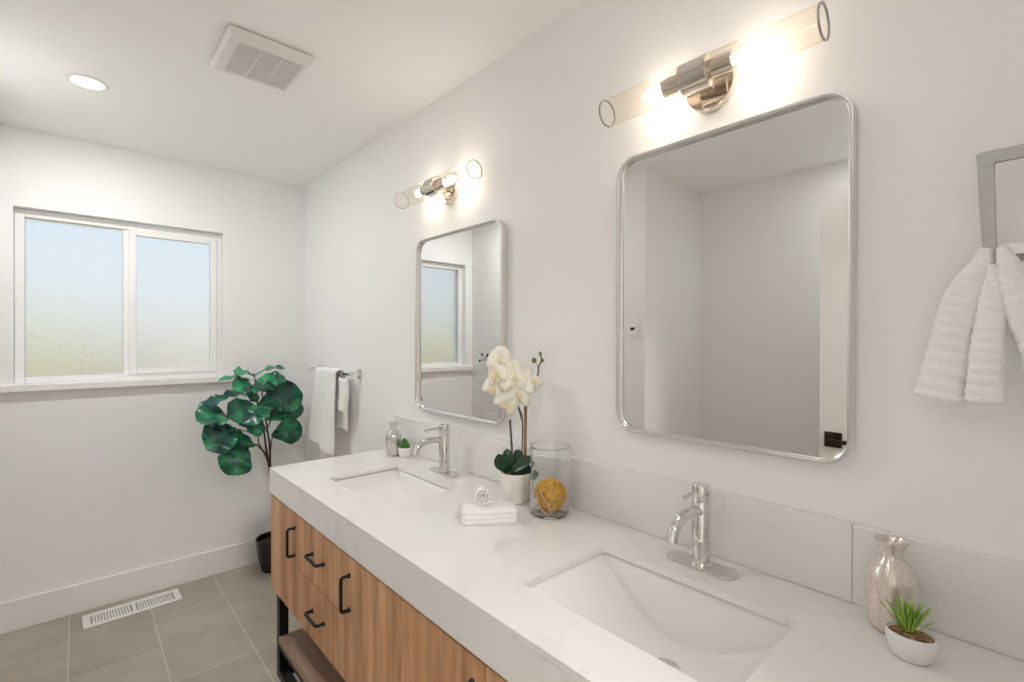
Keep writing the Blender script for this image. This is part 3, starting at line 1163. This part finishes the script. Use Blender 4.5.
# ------------------------------------------------------------------ things on the worktop
def make_bottle(x, y, s, material, label):
    t = thing('decorative_bottle', label, 'bottle', (x, y, ZC), 'mercury glass bottles on the worktop')
    prof = [(0.0, 0.0), (0.028, 0.0), (0.033, 0.003), (0.037, 0.012), (0.041, 0.040), (0.0425, 0.085), (0.0425, 0.102), (0.040, 0.112),
            (0.030, 0.130), (0.0195, 0.142), (0.0175, 0.150), (0.0185, 0.158), (0.0235, 0.170), (0.0275, 0.1765), (0.0278, 0.1785), (0.0262, 0.1785),
            (0.0215, 0.170), (0.0165, 0.156), (0.0155, 0.148)]
    bm = B()
    lathe(bm, [(r * s, h * s) for r, h in prof], (x, y, ZC + 0.0003), 'z', 48)
    obj('body', bm, material, t)
    return t


make_bottle(-0.063, 0.1805, 0.90, mercury_blush, 'speckled blush mercury glass bottle behind the grass pot')
make_bottle(-0.092, 1.945, 0.82, mercury_silver, 'small silver mercury glass bottle at the far end of the worktop')


def blade(base, tip, w, bend, n=8):
    """A pointed plastic blade as a thin closed strip."""
    base, tip = Vector(base), Vector(tip)
    d = (tip - base)
    side = d.cross(Vector((0, 0, 1)))
    if side.length < 1e-5:
        side = Vector((1, 0, 0))
    side.normalize()
    nrm = side.cross(d).normalized()
    bm = B()
    rows = []
    for i in range(n + 1):
        t = i / n
        c = base + d * t + Vector((0, 0, bend * math.sin(PI * t)))
        ww = w * (0.55 + 0.9 * t) * (1 - t) ** 0.6 + 0.0002
        rows.append((c - side * ww + nrm * 0.0, c + nrm * ww * 0.35, c + side * ww))
    grid_surface(bm, rows)
    return bm


# oval grass pot
gp = thing('grass_planter', 'small oval white planter with spiky artificial grass beside the blush bottle', 'potted plant', (-0.137, 0.142, ZC))
gx, gy = -0.137, 0.142
b = B()
lathe(b, [(0.0, 0.0), (0.60, 0.0), (0.74, 0.003), (0.92, 0.016), (1.0, 0.031), (1.0, 0.040), (0.985, 0.0425), (0.95, 0.042), (0.93, 0.038), (0.0, 0.036)], (gx, gy, ZC + 0.0003), 'z', 48, 0.0270, 0.0335)
obj('bowl', b, white_ceramic, gp)
b = B()
rows = []
lathe(b, [(0.0, 0.0425), (0.3, 0.042), (0.6, 0.0415), (0.86, 0.039), (0.91, 0.036)], (gx, gy, ZC), 'z', 32, 0.0270, 0.0335)
for v in b.verts:
    v.co.z += 0.0018 * noise.noise(v.co * 220)
obj('soil', b, soil, gp)
random.seed(11)
for i in range(46):
    a = random.uniform(0, 2 * PI)
    tilt = random.uniform(0.05, 0.70)
    ln = random.uniform(0.036, 0.056)
    bp_ = Vector((gx + 0.006 * math.cos(a) * random.random(), gy + 0.003 + 0.009 * math.sin(a) * random.random(), ZC + 0.040))
    tp = bp_ + Vector((math.cos(a) * math.sin(tilt) * 0.75, math.sin(a) * math.sin(tilt), math.cos(tilt))) * ln
    tp.z = max(tp.z, ZC + 0.050)
    o = obj('grass_blade', blade(bp_, tp, random.uniform(0.0022, 0.0034), random.uniform(0.0, 0.006)), grass_blade, gp)
    solid(o, 0.0006)

# round succulent cup
sx, sy = -0.070, 1.886
sc = thing('succulent_pot', 'tiny round white cup with a green succulent beside the far faucet', 'potted plant', (sx, sy, ZC))
b = B()
lathe(b, [(0.0, 0.0), (0.017, 0.0), (0.021, 0.003), (0.026, 0.016), (0.028, 0.032), (0.0285, 0.042), (0.027, 0.0425), (0.0255, 0.038), (0.0, 0.037)], (sx, sy, ZC + 0.0003), 'z', 40)
obj('cup', b, white_ceramic, sc)
random.seed(5)
for ring, (nn, tilt, ln, zz) in enumerate(((9, 1.15, 0.030, 0.038), (8, 0.85, 0.032, 0.042), (7, 0.55, 0.034, 0.048), (5, 0.25, 0.034, 0.054))):
    for i in range(nn):
        a = 2 * PI * i / nn + ring * 0.4
        d = Vector((math.cos(a) * math.sin(tilt), math.sin(a) * math.sin(tilt), math.cos(tilt)))
        b0 = Vector((sx, sy, ZC + zz)) - Vector((0, 0, 0.004))
        bm = B()
        P = [b0 + d * (ln * k / 6) for k in range(7)]
        tube(bm, P, [0.002, 0.0045, 0.0062, 0.0068, 0.0058, 0.0036, 0.0008], 8, su=1.0, sv=0.6)
        obj('succulent_leaf', bm, rosette_green, sc)

# glass vase
vx, vy = -0.096, 0.984
vase = thing('glass_vase', 'clear glass cylinder vase on the worktop holding the yellow sponge', 'vase', (vx, vy, ZC))
b = B()
lathe(b, [(0.0, 0.0), (0.052, 0.0), (0.057, 0.002), (0.0585, 0.006), (0.0585, 0.195), (0.0600, 0.1995), (0.0595, 0.202), (0.0575, 0.202), (0.0555, 0.199),
          (0.0550, 0.193), (0.0550, 0.008), (0.052, 0.006), (0.0, 0.006)], (vx, vy, ZC + 0.0003), 'z', 72)
obj('vase_body', b, vase_glass, vase)

sg = thing('bath_sponge', 'golden yellow net bath sponge with a cord loop inside the glass vase', 'sponge', (vx, vy, ZC + 0.0066))
b = B()
bmesh.ops.create_icosphere(b, subdivisions=5, radius=1.0)
for v in b.verts:
    d = v.co.normalized()
    r = 0.0445 + 0.0030 * noise.noise(d * 3.0) + 0.0052 * abs(noise.noise(d * 11.0)) + 0.0020 * noise.noise(d * 24.0)
    # pinched round the waist so the upper ball bulges over the lower tuft
    zz = d.z
    r *= 1.0 - 0.10 * math.exp(-((zz + 0.42) / 0.16) ** 2)
    v.co = d * r
    v.co.z *= 1.06
    v.co += Vector((vx + 0.002, vy, ZC + 0.0105 + 0.0495))
lo = min(v.co.z for v in b.verts)
for v in b.verts:
    v.co.z += ZC + 0.0070 - lo
obj('net_ball', b, sponge_mat, sg, angle=180)
b = B()
dirv = Vector((-0.70, -0.714, 0))
sd = Vector((0.714, -0.70, 0))
cx_ = Vector((vx, vy, ZC)) + dirv * 0.0475
loopp = [cx_ + sd * a + dirv * q + Vector((0, 0, z)) for a, q, z in ((-0.036, -0.018, 0.075), (-0.037, -0.0145, 0.055), (-0.030, -0.0065, 0.034), (-0.020, -0.001, 0.020), (-0.006, 0.0025, 0.0155), (0.0, 0.0025, 0.024),
         (-0.006, 0.0022, 0.040), (-0.018, 0.001, 0.055), (-0.026, -0.004, 0.070), (-0.030, -0.010, 0.080))]
tube(b, smooth_path(loopp, 8), 0.0024, 10)
obj('cord_loop', b, rope_mat, sg)

# folded towel with the rolled washcloth on it
e1 = Vector((0.81, -0.587, 0))
e2 = Vector((0.587, 0.81, 0))
fo = Vector((-0.289, 1.0315, ZC))
b = B()
outline = []
Dp, Ht = 0.082, 0.040
lay = 3
for k in range(lay):
    z0_, z1_ = Ht * k / lay, Ht * (k + 1) / lay
    for q in range(9):
        a = -PI / 2 + PI * q / 8
        outline.append((0.003 - 0.003 * math.cos(a) * 1.0, (z0_ + z1_) / 2 + (z1_ - z0_) / 2 * 0.98 * math.sin(a)))
for q in range(9):
    a = PI / 2 - PI * q / 8
    outline.append((Dp - 0.016 + 0.016 * math.cos(a), Ht / 2 + Ht / 2 * math.sin(a)))
rows = []
nn = 26
for i in range(nn + 1):
    s = -0.079 + 0.158 * i / nn
    ends = min(i, nn - i)
    sq = [0.82, 0.94, 0.985][ends] if ends < 3 else 1.0
    row = []
    for d, z in outline + outline[:1]:
        p = fo + e1 * s + e2 * (Dp / 2 + (d - Dp / 2) * sq) + Vector((0, 0, (z - Ht / 2) * sq + Ht / 2))
        p.z += 0.0012 * noise.noise(p * 45) * (1 if z > 0.004 else 0) + 0.002 * math.sin(s * 38) * (z / Ht)
        p.z = max(p.z, ZC + 0.0004)
        row.append(p)
    rows.append(row)
grid_surface(b, rows)
bmesh.ops.remove_doubles(b, verts=b.verts, dist=1e-5)
for i in (0, nn):
    c = sum(rows[i], Vector()) / len(rows[i])
    bmesh.ops.holes_fill(b, edges=[e_ for e_ in b.edges if e_.is_boundary], sides=0)
tag(obj('folded_towel', b, terry, angle=80), 'folded white towel lying on the worktop in front of the orchid pot', 'towel')

b = B()
turns, th = 2.6, 0.0066
path = []
for i in range(90):
    t = i / 89
    a = 2 * PI * turns * t
    r = 0.004 + 0.0195 * t
    path.append((r * math.cos(a + 2.1), r * math.sin(a + 2.1)))
# outer end drops to the towel below
la = path[-1]

rc = fo + e2 * 0.036 + e1 * -0.017 + Vector((0, 0, Ht + 0.0275))
rows = []
for j in range(7):
    d = j / 6 * 0.044
    rows.append([rc + e1 * (p * 0.95) + Vector((0, 0, q)) + e2 * (d + 0.001 * math.sin(p * 900)) for p, q in path])
grid_surface(b, rows)
o = obj('rolled_washcloth', b, terry, angle=80)
solid(o, 0.0046, 0.0)
subsurf(o, 1)
tag(o, 'small white washcloth rolled into a spiral on top of the folded towel', 'washcloth')

# ------------------------------------------------------------------ orchid
ox, oy = -0.093, 1.136
orc = thing('potted_orchid', 'artificial cream orchid in a pale round pot beside the glass vase', 'potted plant', (ox, oy, ZC))
b = B()
lathe(b, [(0.0, 0.0), (0.040, 0.0), (0.044, 0.003), (0.0485, 0.030), (0.0505, 0.070), (0.0505, 0.092), (0.0495, 0.0935), (0.048, 0.092), (0.047, 0.080), (0.0, 0.078)], (ox, oy, ZC + 0.0003), 'z', 56)
obj('pot', b, blush_ceramic, orc)
b = B()
lathe(b, [(0.0, 0.090), (0.02, 0.089), (0.038, 0.085), (0.0465, 0.080)], (ox, oy, ZC), 'z', 32)
for v in b.verts:
    v.co.z += 0.003 * noise.noise(v.co * 120)
obj('moss_top', b, moss, orc)


def leaf_mesh(base, tip, width, nrm, sag=0.0, cup=0.15, wavy=0.0, tipw=0.62, rows_n=12, cols=8, seed=0):
    """Leaf blade from base to tip; widest towards tipw of its length."""
    base, tip, nrm = Vector(base), Vector(tip), Vector(nrm)
    d = tip - base
    ln = d.length
    dn = d.normalized()
    side = dn.cross(nrm).normalized()
    up_ = side.cross(dn).normalized()
    bm = B()
    rows = []
    for i in range(rows_n + 1):
        t = i / rows_n
        # obovate: narrow foot, broad rounded end
        w = width / 2 * (max(0.0, math.sin(PI * t ** (math.log(0.5) / math.log(tipw)))) ** 0.62 * (0.62 + 0.38 * t) + 0.02 * (1 - t))
        c = base + d * t + up_ * (ln * sag * math.sin(PI * t))
        row = []
        for k in range(cols + 1):
            s = 2 * k / cols - 1
            p = c + side * (w * s) + up_ * (cup * w * (s * s) - 0.0 * t)
            if wavy:
                p += up_ * (wavy * w * abs(s) ** 1.5 * math.sin(t * 17 + seed * 1.7 + (2.0 if s > 0 else 0)))
                p += side * (wavy * 0.30 * w * s * math.sin(t * 13 + seed))
            row.append(p)
        rows.append(row)
    grid_surface(bm, rows)
    return bm


for base, tip, wd, nm, sg_, cup in (
        ((-0.118, 1.152, 0.985), (-0.158, 1.150, 1.052), 0.058, (-0.75, -0.55, 0.3), 0.10, 0.1),
        ((-0.100, 1.160, 0.980), (-0.098, 1.176, 1.056), 0.046, (-0.65, -0.75, 0.15), 0.05, -0.25),
        ((-0.120, 1.136, 0.984), (-0.066, 1.082, 1.040), 0.046, (-0.55, -0.55, 0.75), 0.06, 0.30),
        ((-0.105, 1.140, 0.980), (-0.044, 1.083, 1.000), 0.050, (-0.6, -0.6, 0.6), 0.12, 0.2),
        ((-0.080, 1.165, 0.985), (-0.030, 1.190, 1.040), 0.045, (0.1, -0.6, 0.8), 0.1, 0.2)):
    o = obj('leaf', leaf_mesh(base, tip, wd, nm, sg_, cup, 0.0, 0.55), orchid_leaf, orc, angle=180)
    solid(o, 0.0016)
    subsurf(o, 1)
b = B()
tube(b, [(-0.094, 1.153, 0.975), (-0.095, 1.155, 1.06), (-0.099, 1.160, 1.152)], 0.0034, 10)
st = obj('stake', b, green_stake, orc)
st['label'] = 'dark green plant stake'
b = B()
P = smooth_path([(-0.066, 1.132, 0.975), (-0.063, 1.127, 1.03), (-0.062, 1.127, 1.12), (-0.061, 1.126, 1.215)], 5)
tube(b, P, [0.0052 if i % 5 else 0.0062 for i in range(len(P))], 12)
st = obj('stake', b, bamboo, orc)
st['label'] = 'brown bamboo stake'
b = B()
sp_ = [(-0.070, 1.136, 0.975), (-0.069, 1.133, 1.144), (-0.079, 1.141, 1.195), (-0.095, 1.150, 1.265), (-0.118, 1.172, 1.318), (-0.142, 1.197, 1.335), (-0.156, 1.213, 1.345)]
tube(b, smooth_path(sp_, 6), 0.0022, 8)
tube(b, smooth_path([(-0.061, 1.128, 1.200), (-0.078, 1.136, 1.250), (-0.061, 1.126, 1.270), (-0.034, 1.100, 1.296), (-0.031, 1.098, 1.322), (-0.023, 1.093, 1.344), (-0.026, 1.095, 1.366)], 6), 0.0022, 8)
tube(b, smooth_path([(-0.069, 1.133, 1.144), (-0.075, 1.139, 1.173), (-0.081, 1.143, 1.199), (-0.100, 1.142, 1.230)], 5), 0.0018, 8)
obj('flower_stem', b, bud_dark, orc)


def bud(p, r, m, src):
    bm = B()
    p = Vector(p)
    lathe(bm, [(0.0, -r * 1.2), (r * 0.6, -r * 0.8), (r, 0.0), (r * 0.75, r * 0.8), (0.0, r * 1.25)], p, 'z', 14)
    tube(bm, [Vector(src), (Vector(src) + p) / 2 + Vector((0, 0, 0.002)), p], 0.0012, 6)
    return obj('bud', bm, m, orc)


bud((-0.167, 1.222, 1.364), 0.0040, bud_dark, (-0.156, 1.213, 1.345))
bud((-0.153, 1.210, 1.360), 0.0055, bud_dark, (-0.150, 1.207, 1.340))
bud((-0.172, 1.227, 1.343), 0.0040, bud_dark, (-0.156, 1.213, 1.345))
bud((-0.041, 1.108, 1.344), 0.0085, bud_green, (-0.031, 1.098, 1.322))
bud((-0.026, 1.095, 1.366), 0.0062, bud_green, (-0.025, 1.094, 1.360))
bud((-0.021, 1.091, 1.344), 0.0058, bud_green, (-0.027, 1.096, 1.338))


def flower(c, face, size, spin):
    c, face = Vector(c), Vector(face).normalized()
    ux = face.cross(Vector((0, 0, 1))).normalized()
    uy = ux.cross(face).normalized()
    bm = B()
    for ang, ln, wd, back in ((90, 1.0, 0.62, 0.10), (210, 0.98, 0.56, 0.12), (330, 0.98, 0.56, 0.12), (22, 1.05, 1.05, 0.02), (158, 1.05, 1.05, 0.02)):
        a = R(ang + spin)
        d = ux * math.cos(a) + uy * math.sin(a)
        s = d.cross(face)
        rows = []
        for i in range(9):
            t = i / 8
            w = wd * size * 0.5 * (math.sin(PI * min(1, t * 0.93 + 0.05)) ** 0.6)
            row = []
            for k in range(7):
                q = 2 * k / 6 - 1
                z = -back * size * t + 0.13 * size * math.sin(PI * t) - 0.16 * size * t * t + 0.06 * size * q * q * (1 - t) + 0.025 * size * math.sin(q * 5 + ang)
                row.append(c + d * (ln * size * 0.5 * t) + s * (w * q) + face * (z + (0.0015 if wd > 1 else 0)))
            rows.append(row)
        grid_surface(bm, rows)
    o = obj('flower', bm, petal, orc, angle=180)
    solid(o, 0.0007)
    bm = B()
    tube(bm, smooth_path([c - face * 0.002, c + face * 0.008 - uy * 0.002, c + face * 0.015 - uy * 0.009, c + face * 0.012 - uy * 0.018], 4),
         [0.003, 0.0045, 0.005, 0.0055, 0.006, 0.0055, 0.0055, 0.005, 0.0045, 0.004, 0.003, 0.002, 0.001], 10)
    lp = obj('lip', bm, lip_mat, o)
    return o


flower((-0.136, 1.168, 1.345), (-0.62, -0.72, 0.25), 0.078, 8)
flower((-0.152, 1.166, 1.300), (-0.95, -0.30, -0.05), 0.070, -20)
flower((-0.146, 1.184, 1.258), (-0.80, -0.55, -0.15), 0.070, 25)
flower((-0.112, 1.128, 1.292), (-0.50, -0.85, 0.10), 0.092, -10)
flower((-0.096, 1.122, 1.240), (-0.55, -0.80, -0.25), 0.084, 15)
flower((-0.056, 1.104, 1.280), (0.10, -0.98, 0.15), 0.080, -25)
flower((-0.124, 1.146, 1.212), (-0.75, -0.55, -0.35), 0.074, 40)

# ------------------------------------------------------------------ fiddle-leaf fig
px, py = -0.243, 3.176
fig = thing('fiddle_leaf_fig', 'tall artificial fiddle-leaf fig in a black pot below the window corner', 'potted tree', (px, py, 0.0))
b = B()
lathe(b, [(0.0, 0.0), (0.062, 0.0), (0.068, 0.004), (0.085, 0.08), (0.097, 0.17), (0.100, 0.196), (0.098, 0.198), (0.093, 0.196), (0.088, 0.165), (0.0, 0.160)], (px, py, 0.0005), 'z', 56)
obj('pot', b, black_pot, fig)
b = B()
lathe(b, [(0.0, 0.176), (0.04, 0.174), (0.089, 0.166)], (px, py, 0), 'z', 32)
obj('moss_top', b, moss, fig)
STEMS = [
    [(-0.258, 3.18, 0.575), (-0.282, 3.15, 0.669), (-0.313, 3.12, 0.737), (-0.36, 3.1, 0.793), (-0.424, 3.06, 0.809)],
    [(-0.258, 3.18, 0.575), (-0.279, 3.16, 0.667), (-0.3, 3.13, 0.768), (-0.319, 3.1, 0.866), (-0.355, 3.08, 1.008), (-0.373, 3.08, 1.187)],
    [(-0.258, 3.18, 0.575), (-0.266, 3.17, 0.663), (-0.273, 3.15, 0.772), (-0.285, 3.14, 0.833), (-0.303, 3.12, 0.93), (-0.324, 3.12, 1.091)],
    [(-0.268, 3.17, 0.687), (-0.27, 3.13, 0.787), (-0.271, 3.1, 0.826)],
    [(-0.313, 3.12, 0.737), (-0.345, 3.11, 0.8), (-0.365, 3.08, 0.853), (-0.486, 3.02, 0.915)],
    [(-0.352, 3.09, 0.995), (-0.377, 3.07, 1.027), (-0.432, 3.05, 1.045), (-0.513, 3.02, 0.984)],
    [(-0.301, 3.12, 0.861), (-0.291, 3.05, 0.949), (-0.307, 2.97, 1.015)],
    [(-0.355, 3.08, 1.008), (-0.362, 3.07, 1.05), (-0.380, 3.08, 1.074)],
    [(-0.324, 3.12, 1.091), (-0.315, 3.14, 1.11), (-0.313, 3.16, 1.099)],
]
b = B()
tube(b, smooth_path([(-0.243, 3.178, 0.165), (-0.243, 3.186, 0.30), (-0.247, 3.185, 0.45), (-0.262, 3.18, 0.600)], 5), 0.0075, 12)
for i, s in enumerate(STEMS):
    P = smooth_path(s, 5)
    r0 = 0.0072 if i < 3 else 0.0042
    tube(b, P, [r0 * (1 - 0.5 * k / len(P)) for k in range(len(P))], 9)
obj('trunk', b, bark, fig)
LEAVES = [
    ((-0.372, 3.1, 1.195), (-0.223, 3.02, 1.238), 0.085, (0.1, -0.30, 1)),
    ((-0.373, 3.08, 1.189), (-0.5, 2.98, 1.222), 0.095, (-0.1, -0.55, 1)),
    ((-0.377, 3.05, 1.173), (-0.234, 2.97, 1.167), 0.10, (0.1, -0.85, 0.9)),
    ((-0.377, 3.12, 1.168), (-0.558, 3.1, 1.176), 0.06, (0, -0.2, 1)),
    ((-0.385, 3.03, 1.136), (-0.513, 2.96, 1.147), 0.115, (-0.2, -0.9, 0.7)),
    ((-0.417, 3.03, 1.136), (-0.349, 2.93, 1.133), 0.11, (0.2, -1, 0.6)),
    ((-0.38, 3.08, 1.074), (-0.545, 3.03, 1.099), 0.09, (0, -0.4, 1)),
    ((-0.48, 3.05, 1.103), (-0.671, 3.0, 1.0), 0.10, (-0.5, -0.5, 1)),
    ((-0.513, 3.02, 0.984), (-0.687, 2.92, 0.992), 0.155, (-0.2, -0.8, 0.8)),
    ((-0.378, 3.06, 1.032), (-0.532, 2.98, 0.983), 0.15, (-0.2, -1, 0.35)),
    ((-0.31, 2.96, 1.018), (-0.476, 2.9, 0.949), 0.11, (-0.15, -0.75, 0.85)),
    ((-0.36, 3.08, 1.028), (-0.111, 3.05, 1.076), 0.18, (0.15, -1, 0.35)),
    ((-0.265, 3.18, 1.065), (-0.113, 3.2, 1.131), 0.09, (0.2, -0.8, 0.7)),
    ((-0.313, 3.12, 0.931), (-0.087, 3.12, 0.976), 0.115, (0.2, -0.9, 0.5)),
    ((-0.279, 3.1, 0.833), (-0.113, 3.06, 0.876), 0.155, (0.1, -1, 0.2)),
    ((-0.322, 3.05, 0.891), (-0.439, 3.0, 0.922), 0.115, (0, -1, 0.4)),
    ((-0.491, 3.0, 0.923), (-0.64, 2.92, 0.833), 0.165, (-0.3, -1, 0.35)),
    ((-0.488, 3.1, 0.92), (-0.632, 3.08, 0.867), 0.13, (-0.3, -1, 0.2)),
    ((-0.424, 3.06, 0.809), (-0.528, 3.02, 0.662), 0.17, (-0.2, -1, 0.1)),
    ((-0.37, 3.08, 0.787), (-0.531, 3.1, 0.85), 0.11, (-0.1, -0.6, 0.6)),
    ((-0.194, 3.16, 0.925), (-0.08, 3.16, 0.998), 0.10, (0.2, -0.9, 0.5)),
    ((-0.345, 3.10, 1.06), (-0.425, 3.05, 1.10), 0.09, (-0.1, -0.9, 0.5)),
    ((-0.30, 3.13, 0.96), (-0.270, 3.06, 1.03), 0.10, (0.1, -0.9, 0.45)),
    ((-0.37, 3.10, 0.93), (-0.470, 3.08, 0.96), 0.10, (-0.1, -0.9, 0.5)),
    ((-0.25, 3.15, 1.02), (-0.165, 3.13, 1.06), 0.09, (0.2, -0.9, 0.6)),
    ((-0.34, 3.12, 1.11), (-0.265, 3.05, 1.125), 0.08, (0.1, -0.9, 0.8)),
    ((-0.313, 3.16, 1.099), (-0.227, 3.2, 1.102), 0.07, (0.1, -0.8, 0.6)),
]
for i, (ba, ti, wd, nm) in enumerate(LEAVES):
    o = obj('leaf', leaf_mesh(ba, ti, wd * 1.22, nm, 0.13, 0.16, 0.20, 0.58, 20, 10, i), fig_leaf, fig, angle=180)
    solid(o, 0.0022)
    subsurf(o, 1)
    ba, ti, nm = Vector(ba), Vector(ti), Vector(nm)
    d = ti - ba
    up_ = (d.normalized().cross(nm)).normalized().cross(d.normalized()).normalized()
    bm = B()
    P = [ba + d * t + up_ * (d.length * 0.13 * math.sin(PI * t) + 0.0012) for t in (0, 0.2, 0.4, 0.6, 0.8, 0.97)]
    tube(bm, P, [0.0028, 0.0022, 0.0018, 0.0014, 0.001, 0.0005], 6)
    obj('midrib', bm, fig_vein, o)

# ------------------------------------------------------------------ the small wall control seen in the large mirror
th_ = thing('wall_thermostat', 'tiny white wall control with dark display reflected in the large mirror', 'thermostat', (XL, 1.70, 1.45))
b = B()
prism(b, rrect(1.672, 1.728, 1.446, 1.514, 0.006, 4), lambda p, q: (XL + 0.0005, p, q), lambda p, q: (XL + 0.012, p, q))
obj('housing', b, vinyl, th_, bevel=0.002)
obj('display', bx(XL + 0.0115, XL + 0.0128, 1.684, 1.716, 1.474, 1.492), black_metal, th_)
